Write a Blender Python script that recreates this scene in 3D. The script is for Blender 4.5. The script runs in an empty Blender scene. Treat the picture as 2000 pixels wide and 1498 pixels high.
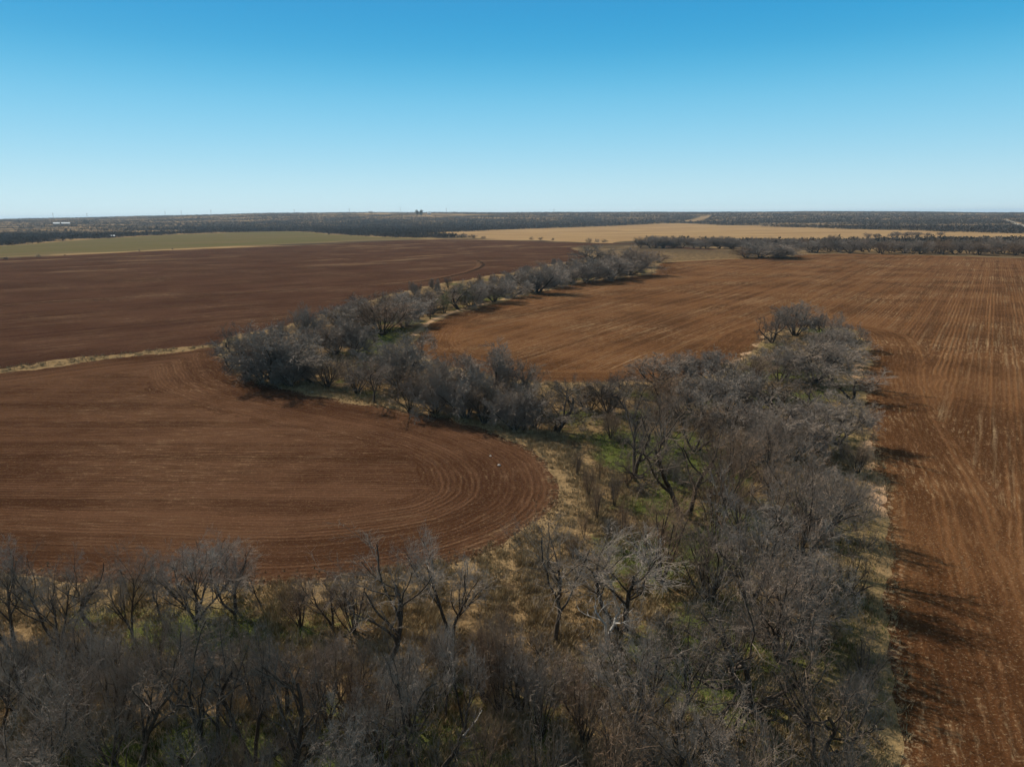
import bpy, math, random
import numpy as np
from math import radians as R

SC = bpy.context.scene
COL = SC.collection
rng = np.random.default_rng(7)
random.seed(7)

# ------------------------------------------------------------------ camera
W0, H0 = 2000.0, 1498.0           # size of the photograph the positions were measured on
FPX = 1389.0                      # focal length in those pixels
CAM_H = 25.0
PITCH, ROLL = R(13.27), R(-0.43)
cam_d = bpy.data.cameras.new('camera')
cam = bpy.data.objects.new('camera', cam_d)
COL.objects.link(cam)
cam_d.sensor_fit = 'HORIZONTAL'
cam_d.sensor_width = 36.0
cam_d.lens = 36.0 * FPX / W0
cam_d.clip_start, cam_d.clip_end = 0.5, 80000.0
cam.location = (0, 0, CAM_H)
_r = np.array([1., 0, 0]); _f = np.array([0, math.cos(PITCH), -math.sin(PITCH)]); _u = np.cross(_r, _f)
_cr, _sr = math.cos(ROLL), math.sin(ROLL)
CR = _cr * _r + _sr * _u
CU = -_sr * _r + _cr * _u
from mathutils import Matrix, Vector
cam.matrix_world = Matrix(((CR[0], CU[0], -_f[0], 0), (CR[1], CU[1], -_f[1], 0), (CR[2], CU[2], -_f[2], CAM_H), (0, 0, 0, 1)))
SC.camera = cam

# ------------------------------------------------------------------ sky, sun, exposure
SUN_EL, SUN_AZ = R(37), R(-43)      # azimuth from +Y, negative = to the left of the view
EXPO, SKY_S = 0.5, 0.12
w = bpy.data.worlds.new('World'); SC.world = w; w.use_nodes = True
nt = w.node_tree; nt.nodes.clear()
def _n(t, **k):
    n_ = nt.nodes.new(t)
    for a_, b_ in k.items(): setattr(n_, a_, b_)
    return n_
wo = _n('ShaderNodeOutputWorld'); bg = _n('ShaderNodeBackground')
sky = _n('ShaderNodeTexSky', sky_type='NISHITA', sun_disc=False, sun_elevation=SUN_EL, sun_rotation=SUN_AZ)
sky.altitude = 400; sky.air_density = 1.0; sky.dust_density = 0.3; sky.ozone_density = 2.0
# deep clear winter sky: the physical sky, graded by elevation towards azure above and pale cyan at the horizon
tc = _n('ShaderNodeTexCoord'); sx_ = _n('ShaderNodeSeparateXYZ'); cr_ = _n('ShaderNodeValToRGB'); mx_ = _n('ShaderNodeMix', data_type='RGBA')
nt.links.new(tc.outputs['Generated'], sx_.inputs[0]); nt.links.new(sx_.outputs['Z'], cr_.inputs[0])
cr_.color_ramp.interpolation = 'B_SPLINE'
def lin(c): return tuple((v / 12.92 if v <= 0.04045 else ((v + 0.055) / 1.055) ** 2.4) for v in (x / 255 for x in c))
_k = 2 ** -EXPO
_st = [(-0.02, (214, 236, 242)), (0.012, (203, 232, 241)), (0.075, (157, 215, 239)), (0.144, (110, 196, 233)), (0.204, (56, 168, 217)), (0.29, (18, 142, 205)), (0.45, (130, 160, 182)), (1.0, (126, 138, 148))]
el = cr_.color_ramp.elements
while len(el) < len(_st): el.new(0.5)
for e_, (p_, c_) in zip(el, _st):
    e_.position = max(p_, 0); e_.color = (*[v * _k for v in lin(c_)], 1)
sc_ = _n('ShaderNodeVectorMath', operation='SCALE'); sc_.inputs['Scale'].default_value = 1 / SKY_S
nt.links.new(cr_.outputs[0], sc_.inputs[0])
mx_.inputs[0].default_value = 0.96
nt.links.new(sky.outputs[0], mx_.inputs[6]); nt.links.new(sc_.outputs[0], mx_.inputs[7])
nt.links.new(mx_.outputs[2], bg.inputs['Color'])
bg.inputs['Strength'].default_value = SKY_S
nt.links.new(bg.outputs[0], wo.inputs[0])
sd = bpy.data.lights.new('sun', 'SUN'); sd.energy = 4.6; sd.angle = R(0.53); sd.color = (1.0, 0.91, 0.78)
sun = bpy.data.objects.new('sun', sd); COL.objects.link(sun)
SUNV = Vector((math.cos(SUN_EL) * math.sin(SUN_AZ), math.cos(SUN_EL) * math.cos(SUN_AZ), math.sin(SUN_EL)))
sun.rotation_euler = SUNV.to_track_quat('Z', 'Y').to_euler()
sun.location = SUNV * 200
SC.view_settings.view_transform = 'Standard'; SC.view_settings.look = 'None'
SC.view_settings.exposure = EXPO; SC.view_settings.gamma = 1.0
SC.cycles.max_bounces = 5; SC.cycles.diffuse_bounces = 2; SC.cycles.glossy_bounces = 1
SC.cycles.volume_bounces = 0

# ------------------------------------------------------------------ small helpers
def at(u, v):
    """where the line of sight through a point of the photograph meets level ground"""
    d = ((u - W0 / 2) / FPX) * CR + (-(v - H0 / 2) / FPX) * CU + _f
    t = -CAM_H / min(d[2], -1e-4)
    return np.array([d[0] * t, d[1] * t])

def dist_height(u, v, vtop):
    p = at(u, v)
    d = ((u - W0 / 2) / FPX) * CR + (-(vtop - H0 / 2) / FPX) * CU + _f
    t = (p[1]) / d[1]
    return p, CAM_H + d[2] * t, t          # ground point, height, metres per unit of depth

_ph = rng.uniform(0, 6.28, (5, 24)); _dr = rng.uniform(0, 6.28, (5, 24))
def wavy(x, y, scale, k=0):
    """cheap smooth noise, about -1..1"""
    s = np.zeros_like(x, dtype=float)
    a = 0
    for i in range(14):
        fq = (0.6 + 0.25 * i) / scale
        am = 1.0 / (0.6 + 0.25 * i)
        s += am * np.sin(fq * (x * math.cos(_dr[k, i]) + y * math.sin(_dr[k, i])) + _ph[k, i])
        a += am * am
    return s / math.sqrt(a)

_RX = np.array([-900, -200, 0, 200, 350, 450, 550, 750, 900, 1100, 1300, 1500, 1700, 1900, 2300, 2900.])
_RH = np.array([10, 20, 22, 25, 29, 35, 41, 44, 41, 39, 37, 33, 27, 20, 18, 10.])
def terrain(x, y):
    x = np.asarray(x, float); y = np.asarray(y, float)
    r = np.hypot(x, y)
    px = 1000 + FPX * x / np.maximum(y, 1.0)
    h = np.interp(px, _RX, _RH) * (y > 0)
    s = np.clip((r - 1450) / 2600, 0, 1); s = s * s * (3 - 2 * s)
    e = np.clip((r - 4200) / 3000, 0, 1); e = 1 - e * e * (3 - 2 * e)
    z = (h + 3.0 * wavy(x, y, 420, 0) + 1.2 * wavy(x, y, 130, 1)) * s * e
    z += 0.16 * wavy(x, y, 22, 2) * np.clip((r - 5) / 40, 0, 1) * np.clip((900 - r) / 300, 0, 1)
    return z

def tag(o, label=None, cat=None, group=None, kind=None):
    if label: o['label'] = label
    if cat: o['category'] = cat
    if group: o['group'] = group
    if kind: o['kind'] = kind
    return o

def mesh_np(name, verts, faces, mat, smooth=False, attrs=None, k=3):
    """faces: (n,k) int array"""
    me = bpy.data.meshes.new(name)
    verts = np.ascontiguousarray(verts, np.float32); faces = np.ascontiguousarray(faces, np.int32)
    n = len(faces)
    me.vertices.add(len(verts)); me.vertices.foreach_set('co', verts.ravel())
    me.loops.add(n * k); me.loops.foreach_set('vertex_index', faces.ravel())
    me.polygons.add(n)
    me.polygons.foreach_set('loop_start', np.arange(0, n * k, k, dtype=np.int32))
    me.polygons.foreach_set('loop_total', np.full(n, k, np.int32))
    me.polygons.foreach_set('use_smooth', np.full(n, bool(smooth)))
    for an, av in (attrs or {}).items():
        a = me.attributes.new(an, 'FLOAT', 'POINT'); a.data.foreach_set('value', np.ascontiguousarray(av, np.float32))
    me.update(calc_edges=True)
    me.materials.append(mat)
    return me

def link(name, me, parent=None):
    o = bpy.data.objects.new(name, me); COL.objects.link(o)
    if parent is not None: o.parent = parent
    return o

class NT:
    """shorthand for building a material's node tree"""
    def __init__(s, name):
        s.m = bpy.data.materials.new(name); s.m.use_nodes = True
        s.t = s.m.node_tree; s.t.nodes.clear()
    def n(s, typ, **kw):
        nd = s.t.nodes.new(typ)
        for k_, v_ in kw.items(): setattr(nd, k_, v_)
        return nd
    def put(s, sock, v):
        if hasattr(v, 'is_linked') or hasattr(v, 'node'): s.t.links.new(v, sock)
        else: sock.default_value = v
    def math(s, op, a, b=0.0, c=0.0, clamp=False):
        nd = s.n('ShaderNodeMath', operation=op, use_clamp=clamp)
        s.put(nd.inputs[0], a); s.put(nd.inputs[1], b); s.put(nd.inputs[2], c)
        return nd.outputs[0]
    def attr(s, name): return s.n('ShaderNodeAttribute', attribute_name=name).outputs['Fac']
    def pos(s): return s.n('ShaderNodeNewGeometry').outputs['Position']
    def vm(s, op, a, b=(0, 0, 0)):
        nd = s.n('ShaderNodeVectorMath', operation=op); s.put(nd.inputs[0], a); s.put(nd.inputs[1], b)
        return nd.outputs['Value'] if op in ('DOT_PRODUCT', 'LENGTH') else nd.outputs[0]
    def comb(s, x, y, z):
        nd = s.n('ShaderNodeCombineXYZ')
        for i, v_ in enumerate((x, y, z)): s.put(nd.inputs[i], v_)
        return nd.outputs[0]
    def noise(s, vec, scale, detail=3.0, rough=0.55):
        nd = s.n('ShaderNodeTexNoise'); s.put(nd.inputs['Vector'], vec)
        nd.inputs['Scale'].default_value = scale; nd.inputs['Detail'].default_value = detail; nd.inputs['Roughness'].default_value = rough
        return nd.outputs['Fac']
    def ss(s, v, a, b, lo=0.0, hi=1.0):
        nd = s.n('ShaderNodeMapRange', interpolation_type='SMOOTHSTEP')
        s.put(nd.inputs['Value'], v); nd.inputs['From Min'].default_value = a; nd.inputs['From Max'].default_value = b
        nd.inputs['To Min'].default_value = lo; nd.inputs['To Max'].default_value = hi
        return nd.outputs['Result']
    def mix(s, f, a, b):
        nd = s.n('ShaderNodeMix', data_type='RGBA'); s.put(nd.inputs[0], f)
        for i, c in ((6, a), (7, b)):
            if isinstance(c, tuple) and len(c) == 3: c = (*c, 1.0)
            s.put(nd.inputs[i], c)
        return nd.outputs[2]
    def fmix(s, f, a, b):
        nd = s.n('ShaderNodeMix', data_type='FLOAT'); s.put(nd.inputs[0], f); s.put(nd.inputs[2], a); s.put(nd.inputs[3], b)
        return nd.outputs[0]
    def out(s, color, rough=0.95, height=None, bdist=1.0, bstr=1.0, spec=0.0, transl=None):
        b = s.n('ShaderNodeBsdfPrincipled'); s.put(b.inputs['Base Color'], color if not (isinstance(color, tuple) and len(color) == 3) else (*color, 1))
        s.put(b.inputs['Roughness'], rough); b.inputs['Specular IOR Level'].default_value = spec
        if height is not None:
            bp = s.n('ShaderNodeBump'); bp.inputs['Strength'].default_value = bstr; bp.inputs['Distance'].default_value = bdist
            s.put(bp.inputs['Height'], height); s.t.links.new(bp.outputs[0], b.inputs['Normal'])
        o = s.n('ShaderNodeOutputMaterial'); s.t.links.new(b.outputs[0], o.inputs[0])
        return s.m

# ------------------------------------------------------------------ field outlines (measured on the photograph, laid on the ground)
def smooth_poly(pts, n=8, closed=True):
    p = np.array(pts, float); m = len(p); out = []
    for i in range(m if closed else m - 1):
        if closed: a, b, c, d = p[(i - 1) % m], p[i], p[(i + 1) % m], p[(i + 2) % m]
        else: a, b, c, d = p[max(i - 1, 0)], p[i], p[i + 1], p[min(i + 2, m - 1)]
        for t in np.linspace(0, 1, n, endpoint=False):
            out.append(0.5 * ((2 * b) + (-a + c) * t + (2 * a - 5 * b + 4 * c - d) * t * t + (-a + 3 * b - 3 * c + d) * t ** 3))
    return np.array(out)

def ground_poly(px, n=6):
    q = smooth_poly(px, n)
    return np.array([at_t(u, v) for u, v in q])

def at_t(u, v):
    d = ((u - W0 / 2) / FPX) * CR + (-(v - H0 / 2) / FPX) * CU + _f
    hl = math.hypot(d[0], d[1])
    t = np.geomspace(1300, 30000, 1500) / hl
    g = CAM_H + d[2] * t - terrain(d[0] * t, d[1] * t)
    k = np.nonzero(g < 0)[0]
    if -CAM_H / min(d[2], -1e-9) * hl < 1400 or len(k) == 0: return at(u, v)
    return np.array([d[0] * t[k[0]], d[1] * t[k[0]]])

PX_A = [(-700, 790), (-300, 752), (0, 720.5), (200, 697), (330, 684.5), (425, 674.5), (470, 655), (540, 640), (600, 628), (690, 596), (780, 573), (850, 556), (940, 541), (1010, 531), (1060, 519),
        (1130, 509), (1150, 499), (1118, 486), (1150, 479), (1240, 477), (1290, 481), (1330, 486), (1420, 490), (1330, 482), (1240, 475.5), (1130, 475), (1000, 470), (850, 468), (700, 473.5), (560, 480), (300, 491), (0, 506), (-300, 523), (-700, 545)]
PX_B = [(-700, 812), (-300, 768), (0, 731), (200, 706), (330, 692), (418, 682), (434, 698), (470, 735), (560, 759), (650, 777), (800, 803), (900, 823), (1000, 857), (1060, 893), (1090, 940),
        (1083, 985), (1035, 1030), (950, 1072), (820, 1103), (600, 1133), (400, 1138), (200, 1130), (0, 1122), (-300, 1110), (-900, 1090)]
PX_C = [(1765, 1700), (1757, 1498), (1747, 1400), (1742, 1250), (1736, 1150), (1728, 1030), (1722, 950), (1709, 890), (1690, 810), (1684, 740), (1697, 692), (1682, 655), (1620, 640), (1540, 641), (1490, 660),
        (1452, 694), (1405, 722), (1330, 737), (1240, 744), (1050, 744), (930, 727), (850, 706), (806, 672), (845, 630), (900, 610), (1000, 585), (1080, 564), (1150, 550), (1268, 536), (1287, 517), (1330, 511), (1440, 506),
        (1545, 503), (1560, 498), (1700, 496), (1850, 500), (2000, 504), (2300, 516), (2900, 545), (2900, 800), (2700, 1500)]
PX_G = [(-700, 543), (-300, 521), (0, 503.5), (300, 488.5), (560, 477.5), (700, 471), (850, 466), (780, 464.5), (700, 461), (620, 455), (550, 452.5), (330, 459), (120, 471), (0, 480), (-300, 497), (-700, 520)]
PX_T = [(800, 459), (900, 453), (1000, 448.5), (1180, 442.5), (1280, 438), (1326, 436.5), (1362, 437.5), (1400, 440), (1500, 443), (1700, 449), (2000, 457), (2500, 470), (2500, 492), (2000, 472), (1900, 471), (1750, 466), (1650, 467),
        (1450, 468), (1240, 471), (1200, 477), (1130, 474), (1050, 470), (940, 466), (860, 461)]
PX_D = [(1340, 434), (1352, 429), (1376, 422), (1389, 421.5), (1374, 430), (1358, 434)]
PX_R = [(1961, 430.5), (1967, 429.5), (2000, 440), (2060, 458), (2060, 466), (1996, 442.5)]
POLY = {k: ground_poly(v, n) for k, v, n in (('A', PX_A, 5), ('B', PX_B, 8), ('C', PX_C, 6), ('G', PX_G, 4), ('T', PX_T, 4), ('R', PX_R, 3), ('D', PX_D, 3))}

def sdist(P, poly):
    """signed distance to a closed outline, positive inside"""
    out = np.empty(len(P)); a = poly; b = np.roll(poly, -1, 0); ab = b - a; L2 = (ab ** 2).sum(1) + 1e-12
    for s in range(0, len(P), 20000):
        p = P[s:s + 20000]
        dx = p[:, None, 0] - a[None, :, 0]; dy = p[:, None, 1] - a[None, :, 1]
        t = np.clip((dx * ab[:, 0] + dy * ab[:, 1]) / L2, 0, 1)
        d = np.sqrt(((dx - t * ab[:, 0]) ** 2 + (dy - t * ab[:, 1]) ** 2).min(1))
        cond = (a[None, :, 1] > p[:, None, 1]) != (b[None, :, 1] > p[:, None, 1])
        xi = a[None, :, 0] + (p[:, None, 1] - a[None, :, 1]) * ab[None, :, 0] / np.where(np.abs(ab[:, 1]) < 1e-9, 1e-9, ab[:, 1])[None]
        ins = ((cond & (p[:, None, 0] < xi)).sum(1) % 2) == 1
        out[s:s + 20000] = np.where(ins, d, -d)
    return out

def pdist(P, line):
    a = line[:-1]; ab = line[1:] - a; L2 = (ab ** 2).sum(1) + 1e-12
    out = np.empty(len(P))
    for s in range(0, len(P), 40000):
        p = P[s:s + 40000]
        dx = p[:, None, 0] - a[None, :, 0]; dy = p[:, None, 1] - a[None, :, 1]
        t = np.clip((dx * ab[:, 0] + dy * ab[:, 1]) / L2, 0, 1)
        out[s:s + 40000] = np.sqrt(((dx - t * ab[:, 0]) ** 2 + (dy - t * ab[:, 1]) ** 2).min(1))
    return out

TERR = np.array([at(u, v) for u, v in smooth_poly([(-400, 640), (0, 598), (150, 586), (300, 577), (400, 572), (550, 567), (700, 560), (800, 551), (880, 539), (925, 527), (940, 517), (925, 508)], 5, False)])
SAND = np.array([at(u, v) for u, v in smooth_poly([(1704, 865), (1716, 915), (1724, 965), (1728, 1010)], 4, False)])
SAND2 = np.array([at(u, v) for u, v in smooth_poly([(1488, 655), (1452, 692), (1420, 712)], 4, False)])
SAND3 = np.array([at(u, v) for u, v in smooth_poly([(790, 668), (812, 650), (845, 626), (900, 606), (1000, 581), (1080, 560), (1150, 546), (1268, 532)], 4, False)])
SAND4 = np.array([at(u, v) for u, v in smooth_poly([(1690, 700), (1676, 722), (1672, 738)], 4, False)])

# ------------------------------------------------------------------ the ground as one fan-shaped sheet, cut along the field outlines
ang = np.concatenate([np.linspace(-180, -50, 40, endpoint=False), np.linspace(-50, 50, 521), np.linspace(50, 180, 40)[1:]])
rad = np.concatenate([[0.5, 4, 9, 14], np.geomspace(18, 1400, 330), np.geomspace(1420, 22000, 100)])
AA, RR = np.meshgrid(np.radians(ang), rad)
VX, VY = (RR * np.sin(AA)).ravel(), (RR * np.cos(AA)).ravel()
P2 = np.stack([VX, VY], 1)
na, nr = len(ang), len(rad)
ii = (np.arange(nr - 1)[:, None] * na + np.arange(na - 1)[None]).ravel()
T = np.concatenate([np.stack([ii, ii + na, ii + na + 1], 1), np.stack([ii, ii + na + 1, ii + 1], 1)])
T = T[:, [0, 2, 1]]
S = {}
for k in POLY: S[k] = sdist(P2, POLY[k])
rr = np.hypot(VX, VY)
RAW = {k: S[k].copy() for k in 'ABC'}
wob = 0.35 * wavy(VX, VY, 2.2, 3) + 0.3 * wavy(VX, VY, 0.9, 4)
for k in ('A', 'B', 'C'): S[k] = S[k] + wob * np.exp(-np.abs(S[k]) / 3) * np.clip(rr / 60, 0.6, 2.5) * (1.7 if k == 'A' else 1.0)
for k in ('G', 'T'): S[k] = S[k] + 6 * wavy(VX, VY, 30, 3) * np.exp(-np.abs(S[k]) / 20)
near_field = np.max([S[k] for k in ('A', 'B', 'C')], 0)

GREENS = np.array([at(u, v) for u, v in [(1645, 855), (1685, 930), (1700, 1030), (1702, 1150), (1705, 1280)]])
TANS = np.array([at(u, v) for u, v in [(1040, 850), (1110, 890), (1150, 960), (1160, 1040), (1080, 1100), (980, 1130)]])
def green_mask(x, y):
    g = -0.75 * np.exp(-(pdist(np.column_stack([x, y]), TANS) / 6.0) ** 2) + -0.12 + 0.55 * np.clip((40 - np.hypot(x, y)) / 6, 0, 1) + 1.3 * np.exp(-(pdist(np.column_stack([x, y]), GREENS) / 2.2) ** 2) + 0.55 * wavy(x, y, 3.2, 0) + 0.45 * wavy(x, y, 9, 1) + 0.25 * wavy(x, y, 1.1, 2)
    return g
sand = np.min([pdist(P2, SAND) - 0.9, pdist(P2, SAND2) - 0.8, pdist(P2, SAND3) - 0.5, pdist(P2, SAND4) - 0.7], 0)
ATT = {'edge': -near_field, 'sand': sand, 'terr': pdist(P2, TERR), 'green': green_mask(VX, VY)}
for k in POLY: ATT['s' + k] = S[k]
for k in RAW: ATT['r' + k] = RAW[k]
keys = list(ATT)
VD = np.stack([VX, VY] + [ATT[k] for k in keys], 1)

def clip(V, T, s):
    """split triangles along s = 0"""
    st = s[T]; pos = st >= 0; c = pos.sum(1)
    inside = [T[c == 3]]; rest = [T[c == 0]]
    newV = [V]; base = len(V)
    for want in (1, 2):
        m = c == want
        if not m.any(): continue
        t = T[m]; lone = pos[m] if want == 1 else ~pos[m]
        i0 = lone.argmax(1); ar = np.arange(len(t))
        a, b, d = t[ar, i0], t[ar, (i0 + 1) % 3], t[ar, (i0 + 2) % 3]
        def cutp(p, q):
            sw = p > q; lo = np.where(sw, q, p); hi = np.where(sw, p, q)
            f = (s[lo] / (s[lo] - s[hi]))[:, None]
            return V[lo] + (V[hi] - V[lo]) * f
        ab, ad = cutp(a, b), cutp(a, d)
        n = len(t); iab = base + np.arange(n); iad = base + n + np.arange(n); base += 2 * n
        newV += [ab, ad]
        lonet = np.stack([a, iab, iad], 1)
        quad = np.concatenate([np.stack([iab, b, d], 1), np.stack([iab, d, iad], 1)])
        (inside if want == 1 else rest).append(lonet); (rest if want == 1 else inside).append(quad)
    return np.concatenate(newV), np.concatenate(inside), np.concatenate(rest)

def region_mesh(name, V, T, mat, attrs):
    u, inv = np.unique(T, return_inverse=True)
    v = V[u]; t = inv.reshape(T.shape)
    co = np.column_stack([v[:, 0], v[:, 1], terrain(v[:, 0], v[:, 1])])
    me = mesh_np(name, co, t, mat, True, {an: v[:, 2 + keys.index(src)] for an, src in attrs.items()})
    return tag(link(name, me), kind='structure')

def soil(name, dark, light, straw, pitch, head, rowdir, straw_amt, long_=1.0, terr=False):
    """ploughed soil: headland rows run along the field edge, the rest run straight along rowdir"""
    s = NT(name); P = s.pos(); d = s.attr('d')
    n = (math.cos(rowdir), -math.sin(rowdir), 0.0); tdir = (math.sin(rowdir), math.cos(rowdir), 0.0)
    sc = s.vm('DOT_PRODUCT', P, n); al = s.vm('DOT_PRODUCT', P, tdir)
    big = s.noise(P, 0.02, 3); mid = s.noise(P, 0.11, 3); fine = s.noise(P, 1.1, 3)
    hd = s.math('ADD', d, s.math('MULTIPLY', s.math('SUBTRACT', mid, 0.5), 10.0))
    isin = s.ss(hd, head - 2.5, head + 2.5)
    keep = s.math('ABSOLUTE', s.math('MULTIPLY_ADD', isin, 2.0, -1.0))
    hard = s.math('GREATER_THAN', hd, head)
    row = s.fmix(hard, s.attr('rowd'), sc)
    row = s.math('ADD', row, s.math('MULTIPLY', s.math('SUBTRACT', mid, 0.5), s.fmix(hard, 0.9, 0.45)))
    row = s.math('ADD', row, s.math('MULTIPLY', s.math('SUBTRACT', fine, 0.5), 0.28))
    wave = s.math('SINE', s.math('MULTIPLY', row, 2 * math.pi / pitch))
    wave = s.math('MULTIPLY_ADD', wave, 0.5, 0.5)
    # bands of several rows, one per pass of the plough
    band = s.noise(s.comb(row, s.math('MULTIPLY', al, 0.012), 3.3), 0.42, 4, 0.65)
    streak = s.noise(s.comb(s.math('MULTIPLY', row, 2.9), s.math('MULTIPLY', s.fmix(hard, s.vm('LENGTH', P), al), 0.34), 0.0), 1.0, 4, 0.72)
    clod = s.noise(P, 3.5, 4, 0.65)
    tone = s.math('ADD', s.math('MULTIPLY', band, 0.55), s.math('MULTIPLY', clod, 0.35))
    tone = s.math('ADD', tone, s.math('MULTIPLY', s.ss(s.noise(P, 0.045, 4, 0.6), 0.3, 0.7), 0.30))
    tone = s.math('ADD', tone, s.math('MULTIPLY', big, 0.10))
    tone = s.math('ADD', tone, s.math('MULTIPLY', s.math('MULTIPLY', wave, s.ss(band, 0.3, 0.7)), s.fmix(hard, 0.15, 0.27)))  # furrow shade painted into the colour: troughs darker than the crests
    tone = s.math('ADD', tone, s.math('MULTIPLY', s.math('SUBTRACT', s.noise(P, 9.0, 3, 0.7), 0.5), 0.25))
    tone = s.math('ADD', tone, s.math('MULTIPLY', s.math('SUBTRACT', streak, 0.5), 0.45))
    col = s.mix(s.ss(tone, 0.45, 0.92), dark, light)
    # straw and stubble left lying along the rows
    patch = s.ss(s.noise(P, 0.035, 4, 0.6), 0.42, 0.68)
    f1 = s.ss(streak, 0.50, 0.66); f2 = s.ss(s.noise(P, 2.2, 3, 0.7), 0.50, 0.66)
    fl = s.math('MULTIPLY', s.math('MULTIPLY', f1, s.math('MULTIPLY_ADD', f2, 0.75, 0.25)), s.math('MULTIPLY_ADD', patch, 0.85, 0.15))
    fl = s.math('ADD', fl, s.math('MULTIPLY', s.ss(s.noise(P, 4.5, 4, 0.8), 0.55, 0.66), 0.36))
    st2 = s.noise(s.comb(s.math('MULTIPLY', row, 1.5), s.math('MULTIPLY', s.fmix(hard, s.vm('LENGTH', P), al), 0.025), 5.0), 1.0, 5, 0.7)
    fl = s.math('ADD', fl, s.math('MULTIPLY', s.math('MULTIPLY', s.ss(st2, 0.5, 0.68), hard), s.math('MULTIPLY_ADD', patch, 0.36 * long_, 0.12 * long_)))
    h2 = s.ss(s.noise(P, 0.9, 5, 0.75), 0.66, 0.78)
    fl = s.math('ADD', fl, s.math('MULTIPLY', h2, 0.3))
    col = s.mix(s.math('MULTIPLY', fl, straw_amt, clamp=True), col, straw)
    hgt = s.math('MULTIPLY', wave, s.math('MULTIPLY', s.ss(band, 0.3, 0.65), s.fmix(hard, 0.045, 0.07)))
    hgt = s.math('MULTIPLY', s.math('ADD', hgt, s.math('MULTIPLY', band, s.fmix(hard, 0.04, 0.085))), keep)
    hgt = s.math('ADD', hgt, s.math('MULTIPLY', clod, 0.11))
    if terr:
        tt = s.attr('terr'); tt = s.math('ADD', tt, s.math('MULTIPLY', s.math('SUBTRACT', mid, 0.5), 3.0))
        ridge = s.ss(tt, 0.0, 2.4, 1.0, 0.0)
        hgt = s.math('ADD', hgt, s.math('MULTIPLY', ridge, 1.3))
        col = s.mix(s.math('MULTIPLY', s.math('MULTIPLY', s.ss(tt, 1.0, 5.0, 1.0, 0.0), f2), 0.45), col, straw)
        # pale weedy patches towards the far side
        far = s.ss(s.vm('LENGTH', P), 280.0, 480.0)
        wp = s.noise(s.comb(s.math('MULTIPLY', sc, 0.045), s.math('MULTIPLY', al, 0.012), 1.7), 1.0, 5, 0.65)
        col = s.mix(s.math('MULTIPLY', s.math('MULTIPLY', s.ss(wp, 0.56, 0.7), far), 0.8), col, straw)
    # trampled crumbly lip at the very edge
    lip = s.ss(d, 0.0, 1.6, 1.0, 0.0)
    col = s.mix(s.math('MULTIPLY', lip, s.math('MULTIPLY', f2, 0.8)), col, straw)
    return s.out(col, 0.97, hgt, 1.0, 1.0, 0.0)

def az(u): return math.atan((u - 1000) / FPX / math.cos(PITCH))
_pa, _pb = at(100, 718), at(425, 677)
DIR_AB = math.atan2(_pb[0] - _pa[0], _pb[1] - _pa[1])
M_A = soil('dark_plough_soil', (0.036, 0.0165, 0.0105), (0.061, 0.0290, 0.0180), (0.20, 0.130, 0.072), 1.1, 6.0, DIR_AB + 0.08, 1.1, terr=True)
M_B = soil('red_plough_soil', (0.041, 0.0180, 0.0092), (0.090, 0.0445, 0.0240), (0.26, 0.175, 0.098), 0.58, 13.0, R(-88), 0.8, 0.25)
M_C = soil('brown_plough_soil', (0.057, 0.0243, 0.0100), (0.126, 0.0580, 0.0245), (0.33, 0.23, 0.130), 0.76, 9.0, az(1900), 1.15)

def green_field():
    s = NT('young_green_crop'); P = s.pos()
    al = s.vm('DOT_PRODUCT', P, (math.sin(DIR_AB), math.cos(DIR_AB), 0)); sc = s.vm('DOT_PRODUCT', P, (math.cos(DIR_AB), -math.sin(DIR_AB), 0))
    a = s.noise(s.comb(s.math('MULTIPLY', sc, 0.03), s.math('MULTIPLY', al, 0.006), 0), 1.0, 5, 0.65)
    b = s.noise(P, 0.15, 4)
    col = s.mix(s.ss(a, 0.35, 0.65), (0.118, 0.088, 0.044), (0.088, 0.081, 0.031))
    col = s.mix(s.math('MULTIPLY', s.ss(b, 0.5, 0.75), 0.5), col, (0.125, 0.100, 0.050))
    col = s.mix(s.ss(s.attr('d'), 2.0, 16.0, 0.9, 0.0), col, (0.20, 0.135, 0.068))
    return s.out(col, 0.95, s.math('MULTIPLY', b, 0.3))
def tan_field():
    s = NT('dry_stubble'); P = s.pos(); th = az(1500)
    al = s.vm('DOT_PRODUCT', P, (0.97, 0.22, 0)); sc = s.vm('DOT_PRODUCT', P, (-0.22, 0.97, 0))
    a = s.noise(s.comb(s.math('MULTIPLY', sc, 0.06), s.math('MULTIPLY', al, 0.004), 0), 1.0, 5, 0.7)
    b = s.noise(P, 0.012, 4)
    col = s.mix(s.ss(a, 0.35, 0.68), (0.31, 0.205, 0.100), (0.19, 0.112, 0.055))
    col = s.mix(s.math('MULTIPLY', s.ss(b, 0.5, 0.7), 0.45), col, (0.38, 0.25, 0.115))
    return s.out(col, 0.95)
def gravel():
    s = NT('pale_gravel'); return s.out(s.mix(s.noise(s.pos(), 0.3), (0.22, 0.19, 0.155), (0.31, 0.27, 0.22)), 0.95)
def dirt_track():
    s = NT('tan_track'); return s.out(s.mix(s.noise(s.pos(), 0.05, 4), (0.16, 0.105, 0.055), (0.27, 0.18, 0.095)), 0.95)
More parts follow.
